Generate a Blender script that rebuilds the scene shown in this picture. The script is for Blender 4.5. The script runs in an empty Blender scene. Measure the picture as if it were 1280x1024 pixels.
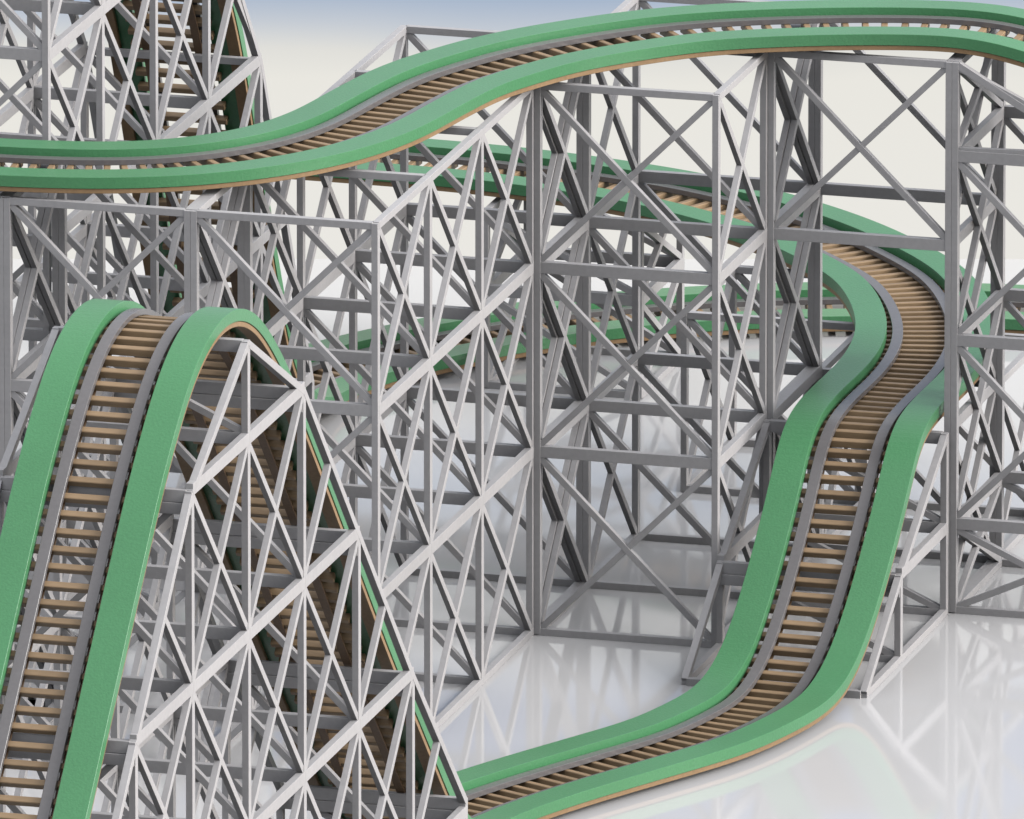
import bpy, bmesh, math, random
from mathutils import Vector, Matrix
random.seed(7)
S = 2.4                      # metres per bay: the plans below are in bays
scene = bpy.context.scene
COL = scene.collection

# ------------------------------------------------------------------ helpers
def V(a, b, z): return Vector((a * S, b * S, z * S))

def tag(o, label, cat, group=None, kind=None):
    if label: o['label'] = label
    if cat: o['category'] = cat
    if group: o['group'] = group
    if kind: o['kind'] = kind

def empty(name, loc, label, cat, group=None):
    o = bpy.data.objects.new(name, None)
    o.empty_display_size = 0.3
    o.location = loc
    COL.objects.link(o)
    tag(o, label, cat, group)
    return o

def link(name, me, mat, parent=None, M=None, label=None):
    o = bpy.data.objects.new(name, me)
    COL.objects.link(o)
    if mat is not None and not me.materials: me.materials.append(mat)
    if parent is not None:
        o.parent = parent
        M = Matrix.Translation(-parent.location) @ (M or Matrix())
    if M is not None: o.matrix_basis = M
    if label: o['label'] = label
    return o

def box_mesh(name, lx, ly, lz, bev=0.0):
    bm = bmesh.new()
    bmesh.ops.create_cube(bm, size=1.0)
    bmesh.ops.scale(bm, vec=(lx, ly, lz), verts=bm.verts)
    if bev > 0:
        bmesh.ops.bevel(bm, geom=bm.edges[:], offset=bev, segments=1, affect='EDGES')
    me = bpy.data.meshes.new(name)
    bm.to_mesh(me); bm.free()
    return me

def member(name, p0, p1, thick_a, thick_n, side, mat, parent):
    """straight timber from p0 to p1; `side` is the direction its first thickness is measured in"""
    d = p1 - p0
    L = d.length
    x = d / L
    y = (side - x * side.dot(x)).normalized()
    z = x.cross(y)
    me = box_mesh(name, L, thick_a * S, thick_n * S, 0.0025)
    M = Matrix((x, y, z)).transposed().to_4x4()
    M.translation = (p0 + p1) / 2
    return link(name, me, mat, parent, M)

# ------------------------------------------------------------------ materials
def nodes_of(m):
    m.use_nodes = True
    nt = m.node_tree
    for n in list(nt.nodes): nt.nodes.remove(n)
    out = nt.nodes.new('ShaderNodeOutputMaterial')
    return nt, out

def N(nt, kind, **kw):
    n = nt.nodes.new(kind)
    for k, v in kw.items(): setattr(n, k, v)
    return n

def surface(name, col, var, rough, fine=60.0, coarse=3.0, metallic=0.0, spec=0.5, bump=0.0, stretch=(1, 1, 1), per_object=0.0):
    m = bpy.data.materials.new(name)
    nt, out = nodes_of(m)
    p = N(nt, 'ShaderNodeBsdfPrincipled')
    tc = N(nt, 'ShaderNodeTexCoord')
    mp = N(nt, 'ShaderNodeMapping'); mp.inputs['Scale'].default_value = stretch
    nt.links.new(tc.outputs['Object'], mp.inputs['Vector'])
    n1 = N(nt, 'ShaderNodeTexNoise'); n1.inputs['Scale'].default_value = fine; n1.inputs['Detail'].default_value = 4
    n2 = N(nt, 'ShaderNodeTexNoise'); n2.inputs['Scale'].default_value = coarse; n2.inputs['Detail'].default_value = 3
    nt.links.new(mp.outputs['Vector'], n1.inputs['Vector']); nt.links.new(tc.outputs['Object'], n2.inputs['Vector'])
    add = N(nt, 'ShaderNodeMath', operation='ADD'); nt.links.new(n1.outputs['Fac'], add.inputs[0]); nt.links.new(n2.outputs['Fac'], add.inputs[1])
    last = add
    if per_object:
        oi = N(nt, 'ShaderNodeObjectInfo')
        mul = N(nt, 'ShaderNodeMath', operation='MULTIPLY_ADD'); mul.inputs[1].default_value = per_object; mul.inputs[2].default_value = -per_object / 2
        nt.links.new(oi.outputs['Random'], mul.inputs[0])
        a2 = N(nt, 'ShaderNodeMath', operation='ADD'); nt.links.new(add.outputs[0], a2.inputs[0]); nt.links.new(mul.outputs[0], a2.inputs[1])
        last = a2
    mr = N(nt, 'ShaderNodeMapRange'); mr.inputs['From Min'].default_value = 0.6; mr.inputs['From Max'].default_value = 1.4
    mr.inputs['To Min'].default_value = 1 - var; mr.inputs['To Max'].default_value = 1 + var
    nt.links.new(last.outputs[0], mr.inputs['Value'])
    vm = N(nt, 'ShaderNodeVectorMath', operation='SCALE'); vm.inputs[0].default_value = col
    nt.links.new(mr.outputs['Result'], vm.inputs['Scale'])
    nt.links.new(vm.outputs['Vector'], p.inputs['Base Color'])
    p.inputs['Roughness'].default_value = rough
    p.inputs['Metallic'].default_value = metallic
    p.inputs['Specular IOR Level'].default_value = spec
    if bump:
        b = N(nt, 'ShaderNodeBump'); b.inputs['Strength'].default_value = bump; b.inputs['Distance'].default_value = 0.01
        nt.links.new(n1.outputs['Fac'], b.inputs['Height']); nt.links.new(b.outputs['Normal'], p.inputs['Normal'])
    nt.links.new(p.outputs['BSDF'], out.inputs['Surface'])
    return m

GREY = surface('grey_painted_timber', (0.52, 0.512, 0.517), 0.09, 0.5, fine=14, coarse=1.2, bump=0.15, per_object=0.25)
GREEN = surface('green_painted_plank', (0.095, 0.31, 0.138), 0.11, 0.32, fine=34, coarse=0.6, bump=0.4)
STEEL = surface('running_steel', (0.18, 0.172, 0.174), 0.10, 0.26, fine=20, coarse=1.5, spec=0.9)
WOOD = surface('tie_wood', (0.40, 0.275, 0.158), 0.20, 0.45, fine=30, coarse=2.5, stretch=(0.15, 1, 1), bump=0.15, per_object=0.5)
EDGE = surface('edge_wood', (0.36, 0.235, 0.125), 0.18, 0.5, fine=22, coarse=2.0, bump=0.1)
PLANK = surface('shaded_stringer_wood', (0.20, 0.125, 0.07), 0.18, 0.5, fine=22, coarse=2.0, bump=0.1)  # underside shade is put into this colour, darker than the edge wood

# ------------------------------------------------------------------ track
def smooth_path(pts, step=0.02, passes=3, win=9):
    """Catmull-Rom through control points (bays), resampled evenly and softened"""
    P = [Vector(p) for p in pts]
    P = [P[0] * 2 - P[1]] + P + [P[-1] * 2 - P[-2]]
    dense = []
    for i in range(1, len(P) - 2):
        p0, p1, p2, p3 = P[i - 1:i + 3]
        n = max(4, int((p2 - p1).length / 0.01))
        for k in range(n):
            t = k / n
            dense.append(0.5 * ((2 * p1) + (p2 - p0) * t + (2 * p0 - 5 * p1 + 4 * p2 - p3) * t * t + (3 * p1 - p0 - 3 * p2 + p3) * t ** 3))
    dense.append(P[-2].copy())
    def resample(D, st):
        out = [D[0]]; acc = 0.0; L = 0.0
        for i in range(1, len(D)):
            seg = (D[i] - D[i - 1]).length
            while acc + seg >= st and seg > 1e-9:
                t = (st - acc) / seg
                q = D[i - 1].lerp(D[i], t)
                out.append(q); D = D[:]; D[i - 1] = q
                seg = (D[i] - q).length; acc = 0.0
            acc += seg
        return out
    D = resample(dense, step)
    for _ in range(passes):
        E = D[:]
        for i in range(len(D)):
            w = min(win, i, len(D) - 1 - i)
            s = Vector((0, 0, 0))
            for j in range(i - w, i + w + 1): s += D[j]
            E[i] = s / (2 * w + 1)
        D = E
    return resample(D, step)

def frames(D):
    F = []
    for i in range(len(D)):
        t = (D[min(i + 1, len(D) - 1)] - D[max(i - 1, 0)]).normalized()
        r = t.cross(Vector((0, 0, 1))); r.normalize()
        F.append((D[i], t, r, r.cross(t)))
    return F

def sweep(name, F, rect, mat, parent, stride=2):
    r0, r1, n0, n1 = rect
    bm = bmesh.new()
    idx = list(range(0, len(F), stride))
    if idx[-1] != len(F) - 1: idx.append(len(F) - 1)
    rings = []
    c = 0.0016
    prof = [(r0 + c, n0), (r1 - c, n0), (r1, n0 + c), (r1, n1 - c), (r1 - c, n1), (r0 + c, n1), (r0, n1 - c), (r0, n0 + c)]
    base = parent.location
    for i in idx:
        p, t, r, n = F[i]
        rings.append([bm.verts.new((p + r * x + n * y) * S - base) for x, y in prof])
    m = len(prof)
    for a, b in zip(rings, rings[1:]):
        for k in range(m):
            bm.faces.new((a[k], a[(k + 1) % m], b[(k + 1) % m], b[k]))
    bm.faces.new(rings[0][::-1]); bm.faces.new(rings[-1])
    bmesh.ops.recalc_face_normals(bm, faces=bm.faces)
    me = bpy.data.meshes.new(name)
    bm.to_mesh(me); bm.free()
    me.materials.append(mat)
    o = bpy.data.objects.new(name, me)
    COL.objects.link(o); o.parent = parent
    return o

TIE_STEP = 0.1
GROUP = 'green-railed track runs of the roller coaster'
def lay(F, label):
    mid = F[len(F) // 2][0]
    root = empty('coaster_track', V(mid.x, mid.y, 0), label, 'track', GROUP)
    for s in (-1, 1):
        lo, hi = sorted((s * 0.205, s * 0.372))
        sweep('side_rail', F, (lo, hi, 0.003, 0.064), GREEN, root)
        lo, hi = sorted((s * 0.302, s * 0.366))
        sweep('edge_plank', F, (lo, hi, -0.024, 0.0015), EDGE, root)
        lo, hi = sorted((s * 0.117, s * 0.175))
        sweep('running_rail', F, (lo, hi, 0.001, 0.031), STEEL, root)
        lo, hi = sorted((s * 0.123, s * 0.168))
        sweep('stringer', F, (lo, hi, -0.054, -0.0425), PLANK, root)
    tie = box_mesh('tie', 0.47 * S, 0.034 * S, 0.043 * S, 0.008)
    tie.materials.append(WOOD)
    for i in range(2, len(F) - 1, int(TIE_STEP / 0.02)):
        p, t, r, u = F[i]
        M = Matrix((r, t, u)).transposed().to_4x4()
        M.translation = (p - u * 0.0217 + t * random.uniform(-0.003, 0.003)) * S
        link('tie', tie, None, root, M)
    return root

def track(pts, cuts, labels, passes=3, win=7):
    """one continuous line of track, laid in runs that join at the cuts"""
    F = frames(smooth_path(pts, passes=passes, win=win))
    at = [0] + [min(range(len(F)), key=lambda i: (F[i][0] - Vector(c)).length) for c in cuts] + [len(F) - 1]
    for k, label in enumerate(labels):
        lay(F[at[k]:at[k + 1] + 1], label)

# ------------------------------------------------------------------ trestles
A_, B_, Z_ = Vector((1, 0, 0)), Vector((0, 1, 0)), Vector((0, 0, 1))
PW, PB = 0.034, 0.046           # post section across / along
END, MID = 0.038, 0.062         # ledger depth at the ends and where two frames stack

def trestle(label, a0, a1, bs, tops, levels, front=1, closed=None, top_a=None, tri=True, double=False):
    """braced frame tower.  bs: positions of the bents, tops: height of each bent,
    levels: heights of the horizontal ledgers.  closed(i,k): may bent i carry the cross panel k?"""
    root = empty('timber_trestle', V((a0 + a1) / 2, (bs[0] + bs[-1]) / 2, 0), label, 'trestle', 'grey timber trestles carrying the track')
    al, ar = a0 + PW / 2 + 0.0005, a1 - PW / 2 - 0.0005
    nb = len(bs)
    def lv(i):
        t = tops[i]
        L = [z for z in levels if z < t - 0.12]
        return L + [t]
    # posts
    for i, b in enumerate(bs):
        for s, a in ((0, al), (1, ar)):
            t = tops[i] if not (s == 1 and top_a) else top_a[i]
            if t > 0.05:
                member('post', V(a, b, 0.004), V(a, b, t - 0.004), PW, PB, A_, GREY, root)
    # bents: cross ledgers and cross braces
    for i, b in enumerate(bs):
        L = lv(i)
        for k, z in enumerate(L):
            if closed and not closed(i, k - 0.5): continue
            h = MID if double and k == len(L) - 1 else END if k in (0, len(L) - 1) else MID
            zc = z + h / 2 if k == 0 and z < 0.01 else (z - h / 2 if k == len(L) - 1 else z)
            z2 = zc
            if top_a and k == len(L) - 1: z2 = top_a[i] - h / 2
            member('cross_ledger', V(al + PW / 2 - 0.004, b, zc), V(ar - PW / 2 + 0.004, b, z2), 0.041, h, B_, GREY, root)
        if double and len(L) > 1 and tops[i] < max(tops) - 0.1:
            member('cross_ledger', V(al - 0.012, b - 0.004, L[-1] - 0.092), V(ar + 0.012, b - 0.004, L[-1] - 0.092), 0.062, 0.056, B_, GREY, root)
        for k in range(len(L) - 1):
            if closed and not closed(i, k): continue
            z0, z1 = L[k] + 0.03, L[k + 1] - 0.03
            if z1 - z0 < 0.25: continue
            zr = z1
            if top_a and k == len(L) - 2: zr = max(z0 + 0.02, top_a[i] - 0.03)
            member('cross_brace', V(al + 0.01, b, z1), V(ar - 0.01, b, z0), 0.034, 0.034, B_, GREY, root)
            if i < front:
                member('cross_brace', V(al + 0.01, b, z0), V(ar - 0.01, b, zr), 0.029, 0.033, B_, GREY, root)
    # long sides: ledgers, sloping top chords and X braces, all clipped under the chord
    for i in range(nb - 1):
        bi, bj = bs[i], bs[i + 1]
        for s, a in ((0, al), (1, ar)):
            ti = tops[i] if not (s == 1 and top_a) else top_a[i]
            tj = tops[i + 1] if not (s == 1 and top_a) else top_a[i + 1]
            hi = max(ti, tj)
            def chord(b): return ti + (tj - ti) * (b - bi) / (bj - bi)
            def clip(b0, z0, b1, z1, keep=0.2):
                ts = [t / 60 for t in range(61) if z0 + (z1 - z0) * t / 60 <= chord(b0 + (b1 - b0) * t / 60) + 1e-4]
                if not ts: return None
                u, v = ts[0], ts[-1]
                if (v - u) * math.hypot(b1 - b0, z1 - z0) < keep: return None
                m = (u + v) / 2
                if abs(z0 + (z1 - z0) * m - chord(b0 + (b1 - b0) * m)) < 0.07: return None
                return (b0 + (b1 - b0) * u, z0 + (z1 - z0) * u, b0 + (b1 - b0) * v, z0 + (z1 - z0) * v)
            zs = [z for z in levels if z < hi - 0.12]
            for z in zs:
                h = END if z < 0.01 else MID
                zc = z + h / 2 if z < 0.01 else z
                c = clip(bi, zc, bj, zc)
                if c: member('ledger', V(a, c[0], c[1]), V(a, c[2], c[3]), 0.0362, h, A_, GREY, root)
            member('top_chord', V(a, bi, ti - END / 2), V(a, bj, tj - END / 2), 0.0372, END, A_, GREY, root)
            zs = zs + [hi]
            for k in range(len(zs) - 1):
                z0, z1 = zs[k] + 0.03, zs[k + 1] - 0.03
                if z1 - z0 < (0.2 if abs(ti - tj) < 0.1 else 0.6) or (not tri and k == len(zs) - 2 and abs(ti - tj) > 0.1): continue
                c = clip(bi + 0.012, z0, bj - 0.012, z1)
                if c: member('brace', V(a, c[0], c[1]), V(a, c[2], c[3]), 0.0325, 0.034, A_, GREY, root)
                c = clip(bi + 0.012, z1, bj - 0.012, z0)
                if c: member('brace', V(a, c[0], c[1]), V(a, c[2], c[3]), 0.0290, 0.036, A_, GREY, root)
    return root

L3 = [0, 1, 2, 3]
# trestles under the high level track, one per file of bays
trestle('grey trestle under the left end of the high track, cut off by the picture edge', -3, -2, [-3, -2], [3, 3], L3)
trestle('two-bent grey trestle under the high track, directly behind the crest of the front hill', -2, -1, [-3, -2], [3, 3], L3)
trestle('longest grey trestle, five bents running away under the curve of the high track', -1, 0, [-3, -2, -1, 0, 1], [3] * 5, L3)
trestle('three-bent grey trestle with an open crossed front, left of the climbing track', 0, 1, [0.028, 1, 2], [3] * 3, L3)
trestle('tall grey trestle with an open tunnel that the climbing track runs through', 1, 2, [1.028, 2], [3, 3], L3, closed=lambda i, k: k >= 1.5)
trestle('grey trestle with a sloping head under the high track at the right edge', 2, 3, [1.028, 2], [3, 3], [0, 0.49, 1.49, 2.49], top_a=[2.45, 2.45])
# climb and far curve
trestle('low wedge-shaped grey trestle under the track climbing from the floor', 1, 2, [-0.72, 0, 0.955], [0.04, 0.48, 1.0], [0, 0.48], front=0, tri=False, double=True)
trestle('low grey trestle at the outside of the climbing track’s curve, behind the tunnel trestle', 1, 2, [2.05, 3], [1.0, 1.0], [0, 1], front=0)
trestle('low grey trestle under the bend of the middle track, seen through the crossed front', 0, 1, [3, 4], [1.0, 1.0], [0, 1], front=0)
trestle('low grey trestle behind all others under the far straight of the middle track', -1.6, -0.7, [4.8, 5.65], [1.0, 1.0], [0, 0.55], front=0)
# front hill
HA = 0.985
HB = [-12.875 + k for k in range(9)]
trestle('nearest grey trestle, a steep peaked hill frame in the lower left corner', HA - 1, HA, HB,
        [0.45, 1.45, 2.45, 3.45, 3.95, 3.45, 2.45, 1.45, 0.52], [0, 0.45, 1.45, 2.45, 3.45], front=4, double=True)
# tall first drop
trestle('tallest grey trestle, running out of the top left corner behind the high track', -3.05, -2.05, [-2, -1, 0, 1, 2, 3],
        [5.7, 5.4, 4.7, 3.7, 2.5, 0.47], [0, 0.5, 1.5, 2.5, 3.5, 4.5])

# ------------------------------------------------------------------ the track itself
HC = HA - 0.495
ZL, ZM, ZU = 0.057, 1.06, 3.062
hill = [(HC, b - .865, z + .25) for b, z in ((-12.0, .31), (-11, 1.31), (-10, 2.31), (-9.4, 2.91), (-9, 3.29), (-8.5, 3.64), (-8, 3.755), (-7.5, 3.64), (-7, 3.29),
        (-6.6, 2.91), (-6, 2.31), (-5, 1.29), (-4.5, .82))]
low = [(HC, -5.0, .47 + .25), (HC, -4.6, .35), (HC + .01, -4.25, .14), (HC + .04, -3.95, .07), (.595, -3.62, ZL), (.70, -3.35, ZL), (.82, -3.08, ZL), (.97, -2.78, ZL), (1.16, -2.42, ZL), (1.38, -1.98, ZL), (1.51, -1.5, ZL), (1.56, -1.2, ZL), (1.575, -.95, .085), (1.59, -.72, .16), (1.60, -.4, .345), (1.60, 0, .62), (1.59, .35, .875), (1.58, .52, .99), (1.575, .68, 1.047), (1.57, .88, ZM)]
mid = [(1.56, 1.17, ZM), (1.565, 1.75, ZM), (1.52, 2.26, ZM), (1.42, 2.72, ZM), (1.24, 3.22, ZM), (1.03, 3.64, ZM), (.75, 4.0, ZM), (.37, 4.4, ZM),
       (-.1, 4.76, ZM), (-.7, 5.08, ZM), (-1.4, 5.28, ZM), (-2, 5.36, ZM), (-2.7, 5.38, ZM), (-3.15, 5.38, ZM)]
track(hill + low + mid, [(HC, -5.1, .82), (1.56, 1.0, 1.03)],
      ['green-railed track over the steep hill nearest the viewer at lower left',
       'green-railed track snaking along the floor and climbing at lower right',
       'green-railed middle track bending left through the tunnel trestle and away behind'])
high = [(-3.4, -2.70, ZU), (-2.6, -2.70, ZU), (-2.1, -2.69, ZU), (-1.62, -2.62, ZU), (-1.25, -2.47, ZU), (-.92, -2.2, ZU), (-.69, -1.86, ZU), (-.55, -1.45, ZU), (-.48, -1.0, ZU),
        (-.38, -.45, ZU), (-.25, -.12, ZU), (-.1, .2, ZU), (.12, .5, ZU), (.45, .85, ZU), (.7, 1.03, ZU), (1.1, 1.22, ZU), (1.55, 1.37, ZU), (1.9, 1.43, ZU), (2.1, 1.44, 3.055),
        (2.4, 1.44, 3.0), (2.8, 1.44, 2.85), (3.2, 1.44, 2.62), (3.6, 1.44, 2.38)]
track(high, [], ['highest green-railed track sweeping right across the top of the picture'])
TC = -2.55
drop = [(TC, b, z) for b, z in ((-2.3, 5.76), (-2, 5.77), (-1, 5.5), (0, 4.82), (1, 3.82), (1.5, 3.28), (2, 2.66), (2.4, 1.84), (2.75, 1.1), (3.1, .5), (3.5, .19), (3.9, .075))]
far = [(-2.52, 4.3, ZL), (-2.36, 4.75, ZL), (-1.95, 5.4, ZL), (-1.4, 6.0, ZL), (-.7, 6.45, ZL), (0, 6.72, ZL), (.7, 6.87, ZL), (1.5, 6.92, ZL), (2.5, 6.92, ZL), (4, 6.92, ZL)]
track(drop + far, [(TC, 3.85, .08)],
      ['dark-shaded green-railed track dropping steeply down the tall trestle at top left',
       'farthest green-railed track lying on the floor at the very back'])

# ------------------------------------------------------------------ floor and sky
def floor_material():
    m = bpy.data.materials.new('polished_white_floor')
    nt, out = nodes_of(m)
    p = N(nt, 'ShaderNodeBsdfPrincipled')
    tc = N(nt, 'ShaderNodeTexCoord')
    n = N(nt, 'ShaderNodeTexNoise'); n.inputs['Scale'].default_value = 0.35; n.inputs['Detail'].default_value = 5
    nt.links.new(tc.outputs['Object'], n.inputs['Vector'])
    cr = N(nt, 'ShaderNodeMapRange'); cr.inputs['To Min'].default_value = 0.73; cr.inputs['To Max'].default_value = 0.78
    nt.links.new(n.outputs['Fac'], cr.inputs['Value'])
    cc = N(nt, 'ShaderNodeCombineColor')
    for k in range(3): nt.links.new(cr.outputs['Result'], cc.inputs[k])
    nt.links.new(cc.outputs['Color'], p.inputs['Base Color'])
    rr = N(nt, 'ShaderNodeMapRange'); rr.inputs['To Min'].default_value = 0.04; rr.inputs['To Max'].default_value = 0.09
    nt.links.new(n.outputs['Fac'], rr.inputs['Value']); nt.links.new(rr.outputs['Result'], p.inputs['Roughness'])
    p.inputs['IOR'].default_value = 1.75
    nt.links.new(p.outputs['BSDF'], out.inputs['Surface'])
    return m

bm = bmesh.new()
vs = [bm.verts.new(V(a, b, 0)) for a, b in ((-40, -45), (40, -45), (40, 8.2), (-40, 8.2))]
bm.faces.new(vs)
me = bpy.data.meshes.new('floor'); bm.to_mesh(me); bm.free()
fl = link('floor', me, floor_material()); tag(fl, None, None, kind='structure')

SKY_B = 7.75
def sky_material():
    m = bpy.data.materials.new('sky')
    nt, out = nodes_of(m)
    em = N(nt, 'ShaderNodeEmission')
    tc = N(nt, 'ShaderNodeTexCoord')
    sep = N(nt, 'ShaderNodeSeparateXYZ'); nt.links.new(tc.outputs['Object'], sep.inputs[0])
    mp = N(nt, 'ShaderNodeMapping'); mp.inputs['Scale'].default_value = (0.16, 0.16, 0.5)
    nt.links.new(tc.outputs['Object'], mp.inputs['Vector'])
    n = N(nt, 'ShaderNodeTexNoise'); n.inputs['Scale'].default_value = 1.0; n.inputs['Detail'].default_value = 2; n.inputs['Roughness'].default_value = 0.4
    nt.links.new(mp.outputs['Vector'], n.inputs['Vector'])
    ma = N(nt, 'ShaderNodeMath', operation='MULTIPLY_ADD'); ma.inputs[1].default_value = 0.7; ma.inputs[2].default_value = -0.35
    nt.links.new(n.outputs['Fac'], ma.inputs[0])
    ad = N(nt, 'ShaderNodeMath', operation='ADD'); nt.links.new(sep.outputs['Z'], ad.inputs[0]); nt.links.new(ma.outputs[0], ad.inputs[1])
    mr = N(nt, 'ShaderNodeMapRange'); mr.inputs['From Min'].default_value = 0; mr.inputs['From Max'].default_value = 6.0 * S
    nt.links.new(ad.outputs[0], mr.inputs['Value'])
    r = N(nt, 'ShaderNodeValToRGB')
    def lin(c): return tuple(((x / 255 + 0.055) / 1.055) ** 2.4 for x in c) + (1,)
    stops = [(0.0, (234, 232, 226)), (0.9, (233, 231, 224)), (1.07, (224, 223, 218)), (1.24, (198, 204, 212)), (1.44, (166, 182, 204)), (1.6, (176, 190, 209)), (1.8, (222, 224, 224)),
             (2.4, (228, 228, 225)), (2.5, (196, 205, 216)), (2.7, (80, 112, 160)), (3.3, (80, 112, 160)), (4.0, (190, 202, 218)), (4.5, (240, 242, 242)), (5.2, (236, 238, 240)), (6.0, (180, 194, 214))]  # upper bands lie out of view, shaped for floor and track-top reflections
    el = r.color_ramp.elements
    el[0].position = 0; el[0].color = lin(stops[0][1])
    el[1].position = 1; el[1].color = lin(stops[-1][1])
    for z, c in stops[1:-1]:
        e = el.new(z / 6.0); e.color = lin(c)
    nt.links.new(mr.outputs['Result'], r.inputs['Fac'])
    nt.links.new(r.outputs['Color'], em.inputs['Color']); em.inputs['Strength'].default_value = 1.0
    nt.links.new(em.outputs[0], out.inputs['Surface'])
    return m

bm = bmesh.new()
prof = [(SKY_B - 0.05, -0.02)] + [(SKY_B + 0.5 * math.sin(t), 0.5 - 0.5 * math.cos(t)) for t in [k * math.pi / 16 for k in range(1, 9)]] + [(SKY_B + 0.5, 8)]
rows = [[bm.verts.new(V(a, b, z)) for b, z in prof] for a in (-40, 40)]
for k in range(len(prof) - 1):
    f = bm.faces.new((rows[0][k], rows[1][k], rows[1][k + 1], rows[0][k + 1])); f.smooth = True
me = bpy.data.meshes.new('sky'); bm.to_mesh(me); bm.free()
sk = link('sky', me, sky_material()); tag(sk, None, None, kind='structure')
for o in (fl, sk): o.rotation_euler.z = 0.2683          # floor and sky square to the view

# ------------------------------------------------------------------ light
w = bpy.data.worlds.new('World'); scene.world = w; w.use_nodes = True
nt = w.node_tree
bg = nt.nodes['Background']
SUN_EL, SUN_AZ = math.radians(27), math.radians(0)      # azimuth measured from +a towards the viewer
st = nt.nodes.new('ShaderNodeTexSky'); st.sky_type = 'NISHITA'; st.sun_disc = False
st.sun_elevation = SUN_EL; st.sun_rotation = math.radians(90) + SUN_AZ
tcw = N(nt, 'ShaderNodeTexCoord'); sepw = N(nt, 'ShaderNodeSeparateXYZ'); nt.links.new(tcw.outputs['Generated'], sepw.inputs[0])
over = N(nt, 'ShaderNodeMapRange'); over.inputs['From Min'].default_value = 0.0; over.inputs['From Max'].default_value = 1.0
over.inputs['To Min'].default_value = 7.5; over.inputs['To Max'].default_value = 17.0            # thin overcast, brightest overhead
nt.links.new(sepw.outputs['Z'], over.inputs['Value'])
veil = N(nt, 'ShaderNodeVectorMath', operation='SCALE'); veil.inputs[0].default_value = (0.985, 0.985, 1.0)
nt.links.new(over.outputs['Result'], veil.inputs['Scale'])
both = N(nt, 'ShaderNodeVectorMath', operation='ADD')
nt.links.new(st.outputs['Color'], both.inputs[0]); nt.links.new(veil.outputs['Vector'], both.inputs[1]); nt.links.new(both.outputs['Vector'], bg.inputs['Color'])
bg.inputs['Strength'].default_value = 0.05
st.air_density = 0.7; st.dust_density = 4.0; st.ozone_density = 0.3
sun = bpy.data.lights.new('sun', 'SUN'); sun.energy = 2.6; sun.angle = math.radians(34); sun.color = (0.985, 0.985, 1.0)
so = bpy.data.objects.new('sun', sun); COL.objects.link(so)
to_sun = Vector((math.cos(SUN_EL) * math.cos(SUN_AZ), -math.cos(SUN_EL) * math.sin(SUN_AZ), math.sin(SUN_EL)))
so.rotation_euler = to_sun.to_track_quat('Z', 'Y').to_euler()
so.location = to_sun * 40

# ------------------------------------------------------------------ camera
t, e = 0.2683, 0.2622
R = Vector((math.cos(t), math.sin(t), 0)); Fw = Vector((-math.sin(t) * math.cos(e), math.cos(t) * math.cos(e), -math.sin(e))); U = R.cross(Fw)
cam = bpy.data.cameras.new('camera'); co = bpy.data.objects.new('camera', cam); COL.objects.link(co)
M = Matrix((R, U, -Fw)).transposed().to_4x4()
M.translation = V(35.98798374, -131.32643988, 37.77477377)
co.matrix_world = M
cam.sensor_width = 36; cam.sensor_fit = 'HORIZONTAL'; cam.lens = 944.609
cam.clip_start = 10; cam.clip_end = 2000
scene.camera = co

scene.view_settings.view_transform = 'Standard'
scene.view_settings.look = 'None'
scene.view_settings.exposure = 0.0
scene.view_settings.gamma = 1.0
scene.view_settings.use_curve_mapping = False
scene.render.engine = 'CYCLES'
scene.cycles.max_bounces = 6
scene.cycles.diffuse_bounces = 0
scene.cycles.use_denoising = True
